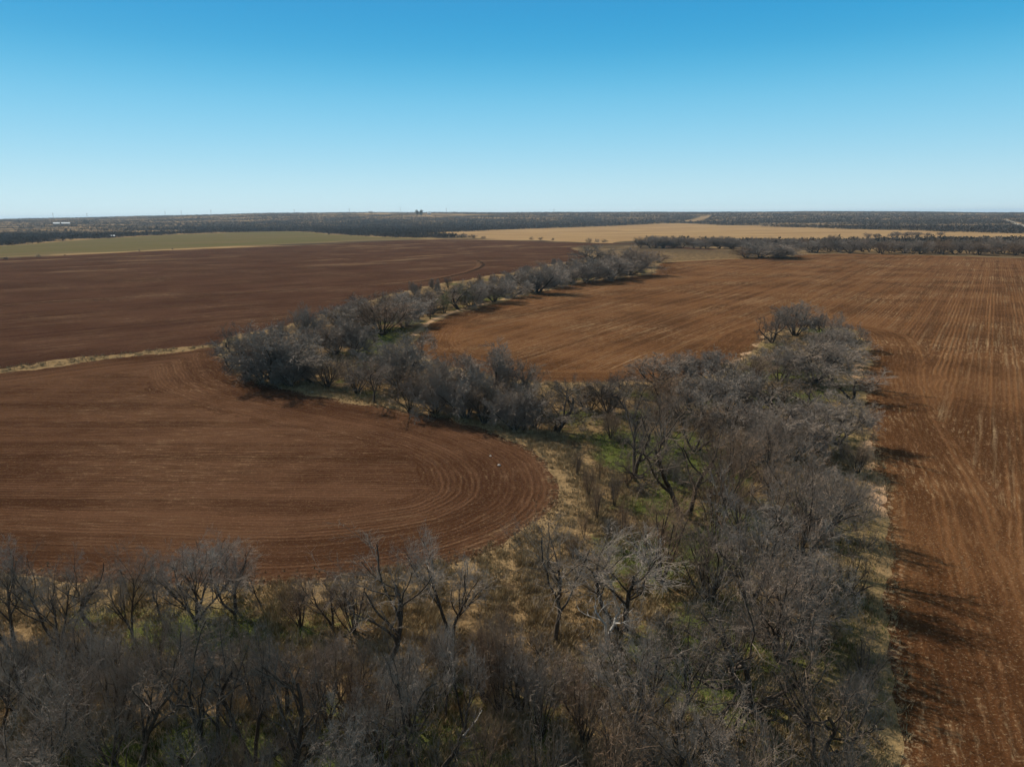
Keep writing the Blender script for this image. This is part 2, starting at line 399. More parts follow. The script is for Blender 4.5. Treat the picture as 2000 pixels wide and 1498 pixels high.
def rough_ground():
    s = NT('creek_bank_ground'); P = s.pos(); e = s.attr('edge')
    n1 = s.noise(P, 0.35, 5, 0.65); n2 = s.noise(P, 2.6, 4, 0.7); n3 = s.noise(P, 0.05, 4, 0.6)
    dry = s.mix(s.ss(n2, 0.35, 0.7), (0.11, 0.070, 0.034), (0.29, 0.19, 0.092))
    litter = s.mix(n2, (0.045, 0.030, 0.018), (0.10, 0.066, 0.036))
    col = s.mix(s.ss(n1, 0.42, 0.62), dry, litter)
    g = s.ss(s.math('ADD', s.attr('green'), s.math('MULTIPLY', s.math('SUBTRACT', n2, 0.5), 1.6)), 0.15, 0.75)
    grn = s.mix(n2, (0.046, 0.054, 0.013), (0.110, 0.120, 0.034))
    near = s.ss(s.vm('LENGTH', P), 230.0, 420.0, 1.0, 0.0)
    col = s.mix(s.math('MULTIPLY', g, near), col, grn)
    # straw-coloured margin along the ploughed fields
    m = s.math('ADD', e, s.math('MULTIPLY', s.math('SUBTRACT', n1, 0.5), 4.0))
    straw = s.mix(n2, (0.15, 0.098, 0.047), (0.32, 0.215, 0.108))
    col = s.mix(s.math('MULTIPLY', s.ss(m, 1.0, 5.5, 0.85, 0.0), s.ss(n2, 0.2, 0.5, 0.55, 1.0)), col, straw)
    sd_ = s.math('ADD', s.attr('sand'), s.math('MULTIPLY', s.math('SUBTRACT', n1, 0.5), 1.6))
    col = s.mix(s.ss(sd_, -0.2, 0.5, 0.9, 0.0), col, s.mix(n2, (0.27, 0.16, 0.09), (0.46, 0.30, 0.18)))
    # open pasture and scrub soil far away
    pas = s.mix(s.ss(s.noise(P, 0.006, 5, 0.65), 0.44, 0.60), (0.060, 0.045, 0.030), (0.27, 0.175, 0.085))
    col = s.mix(s.ss(s.vm('LENGTH', P), 380.0, 620.0), col, pas)
    return s.out(col, 0.97, s.math('ADD', s.math('MULTIPLY', n2, 0.16), s.math('MULTIPLY', n1, 0.4)))

Vc, rest = VD, T
parts = {}
for k in 'CBAGTRD':
    s_ = Vc[:, 2 + keys.index('s' + k)]
    Vc, ins, rest = clip(Vc, rest, s_)
    parts[k] = ins
region_mesh('ground', Vc, rest, rough_ground(), {'edge': 'edge', 'sand': 'sand', 'green': 'green'})
region_mesh('ploughed_field', Vc, parts['C'], M_C, {'d': 'sC', 'rowd': 'rC'})
region_mesh('ploughed_field', Vc, parts['B'], M_B, {'d': 'sB', 'rowd': 'rB'})
region_mesh('ploughed_field', Vc, parts['A'], M_A, {'d': 'sA', 'rowd': 'rA', 'terr': 'terr'})
region_mesh('grass_field', Vc, parts['G'], green_field(), {'d': 'sG'})
region_mesh('stubble_field', Vc, parts['T'], tan_field(), {})
region_mesh('gravel_road', Vc, parts['R'], gravel(), {})
region_mesh('dirt_track', Vc, parts['D'], dirt_track(), {})

def field_depth(P):
    return np.max([sdist(P, POLY[k]) for k in 'ABC'], 0)

# ------------------------------------------------------------------ tree builder
def unit(v): return v / np.maximum(np.linalg.norm(v, axis=-1, keepdims=True), 1e-9)

def perp(d, rg):
    r = rg.normal(size=d.shape); r -= (r * d).sum(-1, keepdims=True) * d
    return unit(r)

def tubes(p0, p1, r0, r1, k):
    d = unit(p1 - p0); h = np.where(np.abs(d[:, 2:3]) > 0.9, np.array([[1., 0, 0]]), np.array([[0, 0, 1.]]))
    a = unit(np.cross(d, h)); b = np.cross(d, a)
    th = np.arange(k) * 2 * math.pi / k
    ring = a[:, None] * np.cos(th)[None, :, None] + b[:, None] * np.sin(th)[None, :, None]
    v = np.concatenate([p0[:, None] + ring * r0[:, None, None], p1[:, None] + ring * r1[:, None, None]], 1)
    n = len(p0); i = np.arange(n)[:, None] * 2 * k + np.arange(k)[None]; j = np.arange(n)[:, None] * 2 * k + (np.arange(k)[None] + 1) % k
    f = np.stack([i, j, j + k, i + k], -1).reshape(-1, 4)
    return v.reshape(-1, 3), f

def grow(rg, stems, levels, twig_r):
    """stems: (start, dir, length, radius, segments, zigzag, lift); each level: (children, length ratio, angle, zigzag, lift, segments, first fork)"""
    st, di, ln, ra, seg, zig, lift = stems
    recs = []
    for lv in range(len(levels) + 1):
        n = len(st); pts = np.empty((n, seg + 1, 3)); dirs = np.empty((n, seg, 3)); pts[:, 0] = st; d = di.copy()
        for i in range(seg):
            d = unit(d + rg.normal(size=d.shape) * zig + np.array([0, 0, lift]))
            dirs[:, i] = d; pts[:, i + 1] = pts[:, i] + d * (ln / seg)[:, None]
        pts[:, :, 2] = np.maximum(pts[:, :, 2], 0.03 if lv else -0.3)
        tip = 0.45 if lv < len(levels) else 0.35
        tt = np.linspace(0, 1, seg + 1); rads = ra[:, None] * (1 - (1 - tip) * tt)[None]
        rads = np.maximum(rads, twig_r * 0.6)
        if lv == 0: rads[:, 0] *= 1.35
        recs.append((pts, rads))
        if lv == len(levels): break
        nc, ratio, angle, zig2, lift2, seg2, t0 = levels[lv]
        t = t0 + (1 - t0) * (np.arange(nc)[None] + rg.uniform(0.1, 0.9, (n, nc))) / nc
        fi = np.minimum((t * seg).astype(int), seg - 1); fr = t * seg - fi
        ar = np.arange(n)[:, None]
        s0 = pts[ar, fi]; s1 = pts[ar, fi + 1]; start = s0 + (s1 - s0) * fr[..., None]
        pd = dirs[ar, fi]; q = perp(pd, rg); an = np.radians(rg.normal(angle, angle * 0.25, t.shape))[..., None]
        cd = unit(pd * np.cos(an) + q * np.sin(an))
        cl = ln[:, None] * ratio * (1.15 - 0.5 * t) * rg.uniform(0.65, 1.3, t.shape)
        cr = np.maximum(ra[:, None] * (1 - 0.55 * t) * rg.uniform(0.45, 0.65, t.shape), twig_r)
        st, di, ln, ra = start.reshape(-1, 3), cd.reshape(-1, 3), cl.ravel(), cr.ravel()
        seg, zig, lift = seg2, zig2, lift2
    return recs

def segs(rec):
    p, r = rec
    return p[:, :-1].reshape(-1, 3), p[:, 1:].reshape(-1, 3), r[:, :-1].ravel(), r[:, 1:].ravel()

def bark(name, dark, light, spread, warm=True):
    s = NT(name); rnd = s.n('ShaderNodeObjectInfo').outputs['Random']
    n = s.noise(s.n('ShaderNodeTexCoord').outputs['Object'], 1.3, 3, 0.6)
    f = s.math('ADD', s.math('MULTIPLY', s.ss(n, 0.3, 0.7), 1 - spread), s.math('MULTIPLY', rnd, spread))
    c = s.mix(f, dark, light)
    r2 = s.math('FRACT', s.math('MULTIPLY', rnd, 17.3))
    c = s.mix(s.math('MULTIPLY', r2, 0.55 if warm else 0.0), c, tuple(0.75 * v * k for v, k in zip(light, (1.0, 0.78, 0.62))))
    return s.out(c, 0.8, spec=0.12)
M_TRUNK = bark('dark_bark', (0.026, 0.020, 0.015), (0.085, 0.068, 0.053), 0.4)
M_TWIG = {}
for col_, dk, lt in (('grey', (0.138, 0.114, 0.092), (0.295, 0.250, 0.206)), ('dark', (0.080, 0.064, 0.050), (0.185, 0.152, 0.122)), ('brown', (0.115, 0.077, 0.048), (0.235, 0.165, 0.112))):
    for near_, k_ in ((True, 1.15), (False, 1.08)):
        M_TWIG[col_, near_] = bark(col_ + ('_twigs' if near_ else '_far_twigs'), tuple(v * k_ for v in dk), tuple(v * k_ for v in lt), 0.5)
M_PALE = bark('bleached_wood', (0.28, 0.26, 0.23), (0.42, 0.39, 0.35), 0.3, False)

def fan(rg, n, lean0, lean1, L, r, spread=0.15):
    a = np.arange(n) * 2 * math.pi / n + rg.uniform(0, 6.28) + rg.uniform(-0.5, 0.5, n)
    le = np.radians(rg.uniform(lean0, lean1, n))
    st = np.stack([np.cos(a) * spread, np.sin(a) * spread, np.full(n, -0.15)], 1)
    di = np.stack([np.cos(a) * np.sin(le), np.sin(a) * np.sin(le), np.cos(le)], 1)
    return st, di, L * rg.uniform(0.8, 1.1, n), r * rg.uniform(0.8, 1.1, n)

PROTO = {}
def proto(kind, i, tw):
    rg = np.random.default_rng(100 + i * 17 + sum(map(ord, kind)))
    if kind == 'round':      # broad, many stems, dense twigs
        n = int(rg.integers(4, 7))
        rec = grow(rg, (*fan(rg, n, 14, 46, 3.0, 0.075, 0.06), 6, 0.14, 0.02), [(7, 0.70, 42, 0.18, 0.04, 5, 0.3), (6, 0.55, 44, 0.24, 0.02, 4, 0.2), (7, 0.5, 46, 0.28, 0.01, 3, 0.15), (6, 0.55, 42, 0.28, 0.01, 2, 0.1)], tw)
        nt_, col = 2, 'grey'
    elif kind == 'mound':    # crown of fine twigs reaching almost down to the ground
        n = int(rg.integers(7, 10))
        rec = grow(rg, (*fan(rg, n, 6, 50, 3.0, 0.07, 0.07), 6, 0.12, 0.02), [(8, 0.55, 38, 0.16, 0.05, 4, 0.22), (7, 0.6, 40, 0.22, 0.04, 3, 0.1), (7, 0.55, 40, 0.24, 0.03, 2, 0.1), (4, 0.6, 38, 0.24, 0.02, 2, 0.1)], tw)
        nt_, col = 1, 'grey'
    elif kind == 'vase':     # one or two crooked trunks forking into an upright crown
        n = 1 + i % 2
        rec = grow(rg, (*fan(rg, n, 3, 16, 3.6, 0.105, 0.07 * (n - 1)), 7, 0.13, 0.03), [(8, 0.78, 36, 0.15, 0.07, 6, 0.42), (6, 0.55, 38, 0.2, 0.05, 4, 0.2), (6, 0.52, 40, 0.24, 0.03, 3, 0.15), (6, 0.6, 38, 0.24, 0.02, 2, 0.1)], tw)
        nt_, col = 2, 'grey' if i % 2 else 'dark'
    elif kind == 'gnarled':  # heavy spreading limbs, few twigs
        n = 2 + i % 3
        rec = grow(rg, (*fan(rg, n, 15, 48, 3.0, 0.12, 0.07), 7, 0.2, 0.03), [(6, 0.8, 46, 0.22, 0.05, 6, 0.3), (6, 0.6, 46, 0.26, 0.03, 4, 0.2), (6, 0.5, 44, 0.28, 0.02, 3, 0.2), (5, 0.55, 40, 0.26, 0.01, 2, 0.1)], tw)
        nt_, col = 2, 'dark'
    elif kind == 'brush':    # fan of thin brown stems
        n = int(rg.integers(9, 14))
        rec = grow(rg, (*fan(rg, n, 4, 34, 3.6, 0.045, 0.05), 6, 0.1, 0.03), [(7, 0.5, 32, 0.16, 0.05, 4, 0.25), (6, 0.5, 36, 0.22, 0.03, 3, 0.15), (5, 0.55, 36, 0.24, 0.02, 2, 0.1)], tw)
        nt_, col = 1, ('brown', 'brown', 'dark')[i % 3]
    elif kind == 'shrub':    # low tangle
        n = int(rg.integers(8, 12))
        rec = grow(rg, (*fan(rg, n, 15, 62, 1.5, 0.03, 0.03), 5, 0.16, 0.03), [(6, 0.6, 40, 0.2, 0.04, 3, 0.2), (6, 0.55, 40, 0.24, 0.02, 3, 0.1), (4, 0.55, 40, 0.26, 0.01, 2, 0.1)], tw * 0.8)
        nt_, col = 1, ('brown', 'grey', 'dark')[i % 3]
    elif kind == 'snag':
        rec = grow(rg, (*fan(rg, 2, 4, 22, 2.6, 0.09, 0.06), 6, 0.25, 0.0), [(4, 0.6, 55, 0.3, 0.0, 4, 0.35), (3, 0.5, 50, 0.3, 0.0, 3, 0.3)], 0.02)
        nt_, col = 1, 'pale'
    tr = [tubes(*segs(r_), 6 if j == 0 else 5) for j, r_ in enumerate(rec[:nt_])]
    cr = [tubes(*segs(r_), 3) for r_ in rec[nt_:]]
    def cat(l):
        vs, fs, b = [], [], 0
        for v, f in l: vs.append(v); fs.append(f + b); b += len(v)
        return np.concatenate(vs), np.concatenate(fs)
    tv, tf = cat(tr); cv, cf = cat(cr)
    hgt = np.percentile(cv[:, 2], 99.3); mid = np.median(cv[:, :2], 0); wid = np.percentile(np.abs(cv[:, :2] - mid), 98.6) * 2
    tm = mesh_np('trunk', tv, tf, M_PALE if kind == 'snag' else M_TRUNK, True, k=4)
    cm = mesh_np('crown', cv, cf, M_PALE if kind == 'snag' else M_TWIG[col, tw < 0.007], False, k=4)
    return dict(trunk=tm, crown=cm, h=hgt, w=wid, col=col, mid=mid)
NVAR = {'round': 5, 'vase': 6, 'gnarled': 5, 'brush': 4, 'shrub': 6, 'mound': 4, 'snag': 1}
PROTO_COL = {}
def get_proto(kind, i, near):
    """finer twigs on the trees close by"""
    key = (kind, i % NVAR[kind], near)
    if key not in PROTO: PROTO[key] = proto(kind, key[1], 0.0044 if near else 0.0088)
    return PROTO[key]
def colour_of(kind, i):
    return {'round': 'grey', 'mound': 'grey', 'vase': ('dark', 'grey')[(i % NVAR['vase']) % 2], 'gnarled': 'dark', 'brush': ('brown', 'brown', 'dark')[(i % NVAR['brush']) % 3], 'shrub': ('brown', 'grey', 'dark')[(i % NVAR['shrub']) % 3], 'snag': 'pale'}[kind]

USED = {}
def plant(kind, var, x, y, h, wd, rot, name, label, cat, group=None):
    near = math.hypot(x, y) < 72
    p = get_proto(kind, var, near)
    sx = wd / p['w']; sz = h / p['h']
    c_, s_ = math.cos(rot), math.sin(rot)
    x -= 0.7 * sx * (c_ * p['mid'][0] - s_ * p['mid'][1]); y -= 0.7 * sx * (s_ * p['mid'][0] + c_ * p['mid'][1])
    z = float(terrain(np.array([x]), np.array([y]))[0])
    key = (kind, var % NVAR[kind], near)
    if key not in USED:
        e = bpy.data.objects.new(name, None); COL.objects.link(e)
        link('trunk', p['trunk'], e); link('crown', p['crown'], e); USED[key] = e
    else:
        src = USED[key]
        e = src.copy(); COL.objects.link(e); e.name = name
        for k_ in ('label', 'category', 'group'):
            if k_ in e: del e[k_]
        for ch in src.children:
            c = ch.copy(); COL.objects.link(c); c.parent = e
    e.location = (x, y, z - 0.05); e.rotation_euler = (0, 0, rot)
    e.empty_display_size = 0.5
    e.scale = (sx, sx, sz)
    tag(e, label, cat, group)
    return e

# ------------------------------------------------------------------ trees one can pick out: (base x, base y, top y, crown width, habit[, label])
CL = {}
CL['front tree line'] = [
    (15, 1262, 1050, 110, 'vase'), (72, 1272, 1072, 120, 'vase'), (128, 1262, 1088, 90, 'vase'), (196, 1232, 1068, 120, 'vase'), (252, 1240, 1070, 110, 'vase'),
    (308, 1200, 1085, 80, 'vase'), (388, 1202, 1055, 150, 'round'), (452, 1195, 1072, 110, 'vase'), (492, 1180, 1090, 60, 'vase'),
    (585, 1215, 1130, 90, 'brush'), (640, 1222, 1115, 90, 'vase'), (690, 1228, 1108, 90, 'brush'), (752, 1290, 1055, 190, 'vase'), (880, 1252, 1042, 190, 'vase'),
    (1085, 1247, 1032, 190, 'vase', 'lone dark tree with one bent trunk in front of the field tip'), (1200, 1222, 1028, 190, 'vase', 'upright grey tree rising behind the bleached snag')]
CL['bottom thicket'] = [
    (30, 1380, 1213, 130, 'round'), (100, 1385, 1228, 120, 'vase'), (165, 1375, 1198, 140, 'round'), (225, 1370, 1203, 130, 'vase'), (285, 1380, 1198, 140, 'gnarled'), (355, 1375, 1188, 150, 'round'), (430, 1365, 1198, 140, 'vase'), (500, 1375, 1208, 140, 'round'), (570, 1385, 1223, 140, 'vase'), (640, 1405, 1238, 150, 'round'), (700, 1380, 1228, 120, 'gnarled'), (800, 1425, 1248, 160, 'round'), (870, 1395, 1238, 130, 'vase'), (950, 1365, 1218, 130, 'brush'), (1015, 1385, 1238, 130, 'round'), (1120, 1405, 1268, 120, 'vase'),
    (40, 1420, 1240, 150, 'vase'), (130, 1470, 1270, 160, 'vase'), (235, 1480, 1225, 230, 'round'), (330, 1500, 1195, 210, 'vase'), (425, 1500, 1180, 230, 'gnarled'),
    (505, 1480, 1225, 200, 'gnarled'), (600, 1535, 1260, 270, 'gnarled'), (690, 1440, 1255, 160, 'brush'), (755, 1520, 1290, 170, 'round'), (835, 1560, 1280, 260, 'gnarled'),
    (905, 1430, 1200, 150, 'vase'), (970, 1390, 1200, 130, 'brush'), (1055, 1440, 1270, 130, 'brush'), (1145, 1450, 1290, 140, 'brush'), (1235, 1450, 1195, 230, 'round'),
    (1330, 1440, 1185, 190, 'vase'), (1438, 1402, 1150, 330, 'gnarled', 'big crooked dark tree leaning over the tan grass at bottom'), (1570, 1480, 1245, 240, 'gnarled'), (1650, 1480, 1310, 150, 'gnarled'),
    (1350, 1560, 1340, 220, 'round'), (1480, 1590, 1400, 200, 'shrub'), (945, 1540, 1365, 170, 'brush'), (1060, 1590, 1390, 190, 'shrub'), (90, 1600, 1360, 200, 'vase'),
    (240, 1600, 1370, 190, 'vase'), (400, 1620, 1380, 220, 'gnarled'), (520, 1620, 1400, 180, 'gnarled'), (690, 1640, 1420, 200, 'round'), (1200, 1600, 1370, 210, 'brush'), (1600, 1620, 1420, 200, 'gnarled')]
CL['open grassy corner'] = [(u_, v_, v_ - h_, w_, 'brush') for u_, v_, h_, w_ in ((1128, 925, 50, 30), (1150, 965, 62, 36), (1172, 935, 55, 30), (1165, 1010, 70, 40), (1200, 985, 66, 36), (1215, 1040, 72, 44), (1142, 1050, 60, 38), (1225, 950, 64, 34), (1190, 1065, 66, 40), (1118, 1085, 52, 40))]
CL['wood beside the field'] = [
    (1555, 1120, 872, 290, 'round', 'largest rounded grey tree beside the straight brown field'), (1455, 1180, 940, 240, 'round'), (1620, 1040, 905, 130, 'round'), (1575, 1240, 1050, 180, 'round'), (1525, 1290, 1085, 210, 'round'),
    (1395, 1070, 850, 180, 'brush'), (1430, 990, 830, 190, 'brush'), (1320, 1012, 780, 260, 'gnarled', 'tall sparse dark tree behind the curved field tip'), (1245, 930, 770, 190, 'gnarled'), (1100, 846, 748, 190, 'gnarled', 'wide dark fan shaped tree standing at the grassy edge'),
    (1385, 1170, 1010, 170, 'brush'), (1290, 1130, 960, 160, 'brush'), (1500, 940, 800, 170, 'round'), (1560, 900, 780, 190, 'round'), (1632, 868, 775, 160, 'round'), (1650, 778, 715, 140, 'vase'),
    (1440, 880, 760, 160, 'round'), (1370, 880, 770, 160, 'gnarled'), (1300, 870, 745, 150, 'brush'), (1660, 1160, 1060, 110, 'shrub'), (1680, 1020, 950, 80, 'shrub'), (1690, 1330, 1230, 110, 'shrub')]
CL['wooded spit'] = [
    (1512, 668, 606, 84, 'gnarled'), (1552, 657, 595, 100, 'round', 'tallest leafless tree at the far end of the wooded spit'), (1602, 662, 610, 84, 'round'), (1650, 684, 628, 86, 'round'), (1620, 700, 640, 100, 'round'), (1530, 744, 670, 120, 'round'), (1592, 746, 664, 150, 'round'), (1475, 770, 690, 130, 'brush'),
    (1392, 752, 678, 160, 'round'), (1290, 748, 684, 150, 'round'), (1340, 748, 690, 90, 'round'), (1206, 765, 722, 60, 'gnarled'), (1188, 805, 735, 110, 'brush'), (1242, 815, 740, 120, 'gnarled'), (1300, 805, 725, 130, 'brush'),
    (1362, 815, 725, 140, 'round'), (1432, 808, 718, 140, 'round'), (1505, 825, 725, 150, 'gnarled'), (1630, 720, 670, 120, 'round'), (1520, 715, 660, 110, 'brush'), (1150, 800, 742, 90, 'brush'), (1570, 790, 715, 140, 'gnarled')]
CL['wooded bend'] = [
    (478, 735, 638, 110, 'gnarled'), (538, 747, 632, 160, 'round'), (592, 754, 668, 120, 'vase'), (602, 662, 600, 72, 'round', 'small round grey tree standing apart behind the bend'), (650, 692, 624, 100, 'round'), (695, 692, 628, 80, 'round'), (640, 755, 690, 80, 'brush'), (700, 765, 695, 90, 'brush'),
    (780, 760, 652, 140, 'round'), (738, 785, 690, 110, 'vase'), (800, 803, 700, 120, 'brush'), (850, 808, 712, 110, 'round'), (905, 815, 718, 110, 'round'), (968, 795, 678, 160, 'round', 'round crowned grey tree against the brown loop field'), (1025, 800, 705, 80, 'vase'),
    (950, 825, 745, 100, 'brush'), (1005, 838, 750, 100, 'round'), (1045, 835, 755, 80, 'brush'), (455, 715, 650, 70, 'gnarled'), (510, 742, 660, 110, 'round'), (565, 755, 690, 80, 'round')]
CL['far creek strip'] = [
    (705, 645, 588, 100, 'round'), (745, 655, 578, 100, 'brush'), (790, 638, 578, 110, 'round'), (735, 612, 572, 80, 'gnarled'), (842, 615, 562, 90, 'brush'), (880, 605, 550, 90, 'gnarled'), (920, 600, 552, 80, 'round'), (960, 590, 545, 70, 'round'), (1000, 580, 548, 60, 'round'),
    (1048, 572, 514, 90, 'round'), (1080, 560, 520, 70, 'round'), (1112, 553, 514, 70, 'round'), (1150, 549, 505, 90, 'round'), (1192, 545, 500, 90, 'round'), (1232, 537, 484, 100, 'round'),
    (1140, 508, 478, 60, 'gnarled'), (1168, 512, 480, 80, 'gnarled'), (1200, 512, 484, 70, 'gnarled'), (1255, 522, 488, 60, 'brush'), (1285, 513, 490, 50, 'shrub'), (820, 605, 570, 70, 'round'), (660, 640, 596, 60, 'brush'), (690, 622, 590, 50, 'brush'), (770, 605, 570, 60, 'brush'),
    (1455, 504, 482, 70, 'brush'), (1490, 504, 474, 90, 'round'), (1525, 503, 477, 80, 'round')]
CL['front tree line'] = [(t[0], t[1], t[2] - 6, t[3] * 1.28, *t[4:]) for t in CL['front tree line']]
for cl in ('wooded bend', 'far creek strip'):
    CL[cl] = [(t[0], t[1], t[2], t[3] * (1.3 if cl[0] == 'f' else 1.12), 'mound' if t[4] == 'round' else t[4], *t[5:]) for t in CL[cl]]
LOOK = {'mound': ('grey', 'dense {} leafless tree'), 'round': ('grey', 'rounded {} tree'), 'vase': ('grey', 'upright {} tree'), 'gnarled': ('dark', 'crooked {} tree'), 'brush': ('brown', 'bushy {} tree'), 'shrub': ('brown', 'tangled {} shrub')}
ORD = 'first second third fourth fifth sixth seventh eighth ninth tenth eleventh twelfth thirteenth fourteenth fifteenth sixteenth seventeenth eighteenth nineteenth twentieth'.split()
PLACED = []
cnt = {}
for cl, lst in CL.items():
    order = {}
    for hab in LOOK:
        xs = sorted([t[0] for t in lst if t[4] == hab and len(t) < 6])
        for j, x_ in enumerate(xs): order[hab, x_] = j
    for t in lst:
        u, v, vt, wpx, hab = t[:5]
        p, h, dep = dist_height(u, v, vt)
        wd = wpx / FPX * dep
        cnt[hab] = cnt.get(hab, 0) + 1
        var = cnt[hab]
        col = colour_of(hab, var)
        lab = t[5] if len(t) > 5 else LOOK[hab][1].format(col) + ', ' + ORD[order[hab, u]] + ' of its kind from the left in the ' + cl
        plant(hab, var, p[0], p[1], max(h, 1.2), wd, random.uniform(0, 6.28), 'bare_shrub' if hab == 'shrub' else 'bare_tree', lab, 'shrub' if hab == 'shrub' else 'tree', 'trees of the ' + cl)
        PLACED.append((p[0], p[1], 0.3 * wd))

# bleached snag below the upright tree
p, h, dep = dist_height(1196, 1232, 1140)
plant('snag', 0, p[0], p[1], h, 120 / FPX * dep, 0.6, 'dead_snag', 'bleached broken snag with bare white limbs in front of the upright tree', 'dead tree')

# ------------------------------------------------------------------ undergrowth shrubs and saplings filling the creek woods
def inpoly(P, px):
    return sdist(P, np.array([at(u, v) for u, v in px])) > 0
R1 = [(-80, 1200), (560, 1210), (900, 1225), (1000, 1250), (1130, 1215), (1235, 1110), (1255, 1000), (1240, 900), (1140, 860), (1250, 800), (1450, 780), (1600, 800), (1675, 900), (1690, 1100), (1700, 1250), (1705, 1500), (1650, 1700), (-80, 1700)]
R2 = [(450, 705), (640, 765), (850, 812), (1050, 845), (1130, 830), (1200, 770), (1050, 755), (850, 722), (780, 690), (820, 645), (1000, 586), (1150, 552), (1265, 536), (1270, 515), (1130, 506), (1000, 540), (850, 565), (700, 605), (600, 640), (520, 650)]
for reg, n, cl, gap in ((R1, 75, 'near wood', 1.5), (R2, 170, 'wooded bend', 1.15)):
    q = np.array([at(u, v) for u, v in reg]); lo, hi = q.min(0), q.max(0)
    c = rng.uniform(lo, hi, (9000, 2))
    c = c[inpoly(c, reg)]; c = c[field_depth(c) < -1.0]
    k_ = 0
    pl = list(PLACED)
    for x, y in c:
        if k_ >= n: break
        if any((x - a) ** 2 + (y - b) ** 2 < max(gap, 0.25 * r_) ** 2 for a, b, r_ in pl): continue
        pl.append((x, y, gap * 1.6)); k_ += 1
        hab = random.choices(['shrub', 'brush', 'mound'], [6, 3, 2] if reg is R1 else [3, 3, 6])[0]
        var = random.randrange(12); col = colour_of(hab, var)
        h = {'shrub': random.uniform(1.0, 2.3), 'brush': random.uniform(2.2, 4.2), 'mound': random.uniform(2.0, 3.4) if reg is R1 else random.uniform(2.4, 4.6)}[hab]
        wd = h * random.uniform(0.75, 1.15) if hab != 'shrub' else h * random.uniform(1.2, 1.8)
        plant(hab, var, x, y, h, wd, random.uniform(0, 6.28), 'bare_shrub', 'leafless %s undergrowth shrub growing among the trees of the %s' % (col, cl), 'shrub', '%s undergrowth of the %s' % (col, cl))

# ------------------------------------------------------------------ distant tree line beyond the brown field
TL = [(u, 493 + 2 * math.sin(u) + (u - 1600) * 0.011 * (u > 1560), random.uniform(22, 31), random.uniform(36, 60)) for u in np.linspace(1570, 2030, 34)]
TL += [(u, 484 + (u - 1250) * 0.012, random.uniform(16, 24), random.uniform(30, 50)) for u in np.linspace(1245, 2030, 46)]
TL += [(u, 477 + (u - 1250) * 0.008, random.uniform(11, 17), random.uniform(26, 40)) for u in np.linspace(1250, 1640, 26)]
TL += [(u, 478 + (u - 1250) * 0.012, random.uniform(14, 24), random.uniform(30, 44)) for u in np.linspace(1860, 2030, 14)]
for i, (u, v, hp, wp) in enumerate(TL):
    u += random.uniform(-6, 6)
    p, h, dep = dist_height(u, v, v - hp)
    hab = random.choice(['mound', 'round', 'gnarled', 'brush'])
    plant(hab, i, p[0], p[1], h, wp / FPX * dep, random.uniform(0, 6.28), 'bare_tree', 'distant leafless tree in the dark belt behind the brown field', 'tree', 'trees of the distant dark belt')
LONE = [(1695, 465, 11, 20), (1712, 465, 9, 16), (1742, 464, 10, 18), (1752, 463, 11, 18), (1770, 463, 10, 22), (1782, 462, 11, 18), (1793, 462, 9, 14), (1812, 462, 8, 16), (1837, 461, 8, 15)]
for i, (u, v, hp, wp) in enumerate(LONE):
    p, h, dep = dist_height(u, v, v - hp)
    plant('round', i, p[0], p[1], h, wp / FPX * dep, random.uniform(0, 6.28), 'bare_tree', 'small lone tree on the tan stubble, ' + ORD[i] + ' from the left of its row', 'tree', 'lone trees on the stubble field')
EDGE = [(1038, 469, 7, 10), (1056, 469, 6, 10), (1080, 470, 5, 8), (1150, 474, 9, 16), (1166, 474, 8, 16), (1180, 474, 7, 14), (880, 463, 6, 24), (905, 464, 7, 26), (925, 465, 7, 20), (945, 466, 5, 14), (75, 503, 7, 10), (12, 507, 6, 9), (127, 500, 3, 6), (272, 491, 3, 5), (337, 488, 3, 5)]
for i, (u, v, hp, wp) in enumerate(EDGE):
    p, h, dep = dist_height(u, v, v - hp)
    lab = ORD[i] + ' bush from the left along the far rim of the dark field' if False else None
    row = sorted(EDGE, key=lambda t: t[0]).index(EDGE[i])
    plant('shrub', i, p[0], p[1], h, wp / FPX * dep, random.uniform(0, 6.28), 'bare_shrub', 'small dark bush, ' + ORD[row] + ' from the left along the far rim of the dark field', 'shrub', 'bushes along the far rim of the dark field')

# two bushes already in pale green leaf, along the far creek
def leaf_mat(name, a, b):
    s = NT(name); return s.out(s.mix(s.noise(s.pos(), 2.0), a, b), 0.7)
M_LEAF = leaf_mat('pale_spring_leaves', (0.13, 0.145, 0.055), (0.21, 0.22, 0.09))
M_DARKLEAF = leaf_mat('evergreen_leaves', (0.012, 0.022, 0.012), (0.025, 0.04, 0.02))
def leaf_cloud(n, r, h, z0, size, rg):
    """many small leaves in lobes"""
    lob = np.column_stack([rg.uniform(-0.6, 0.6, (9, 2)) * r, rg.uniform(0.25, 0.85, 9) * h + z0])
    c = lob[rg.integers(0, 9, n)] + rg.normal(size=(n, 3)) * np.array([r * 0.28, r * 0.28, h * 0.14])
    c[:, 2] = np.clip(c[:, 2], z0 * 0.6, None)
    a = unit(rg.normal(size=(n, 3))); b = perp(a, rg)
    s = size * rg.uniform(0.6, 1.3, (n, 1))
    v = np.stack([c - a * s, c + b * s * 0.5, c + a * s, c - b * s * 0.5], 1).reshape(-1, 3)
    return v, np.arange(4 * n).reshape(-1, 4)
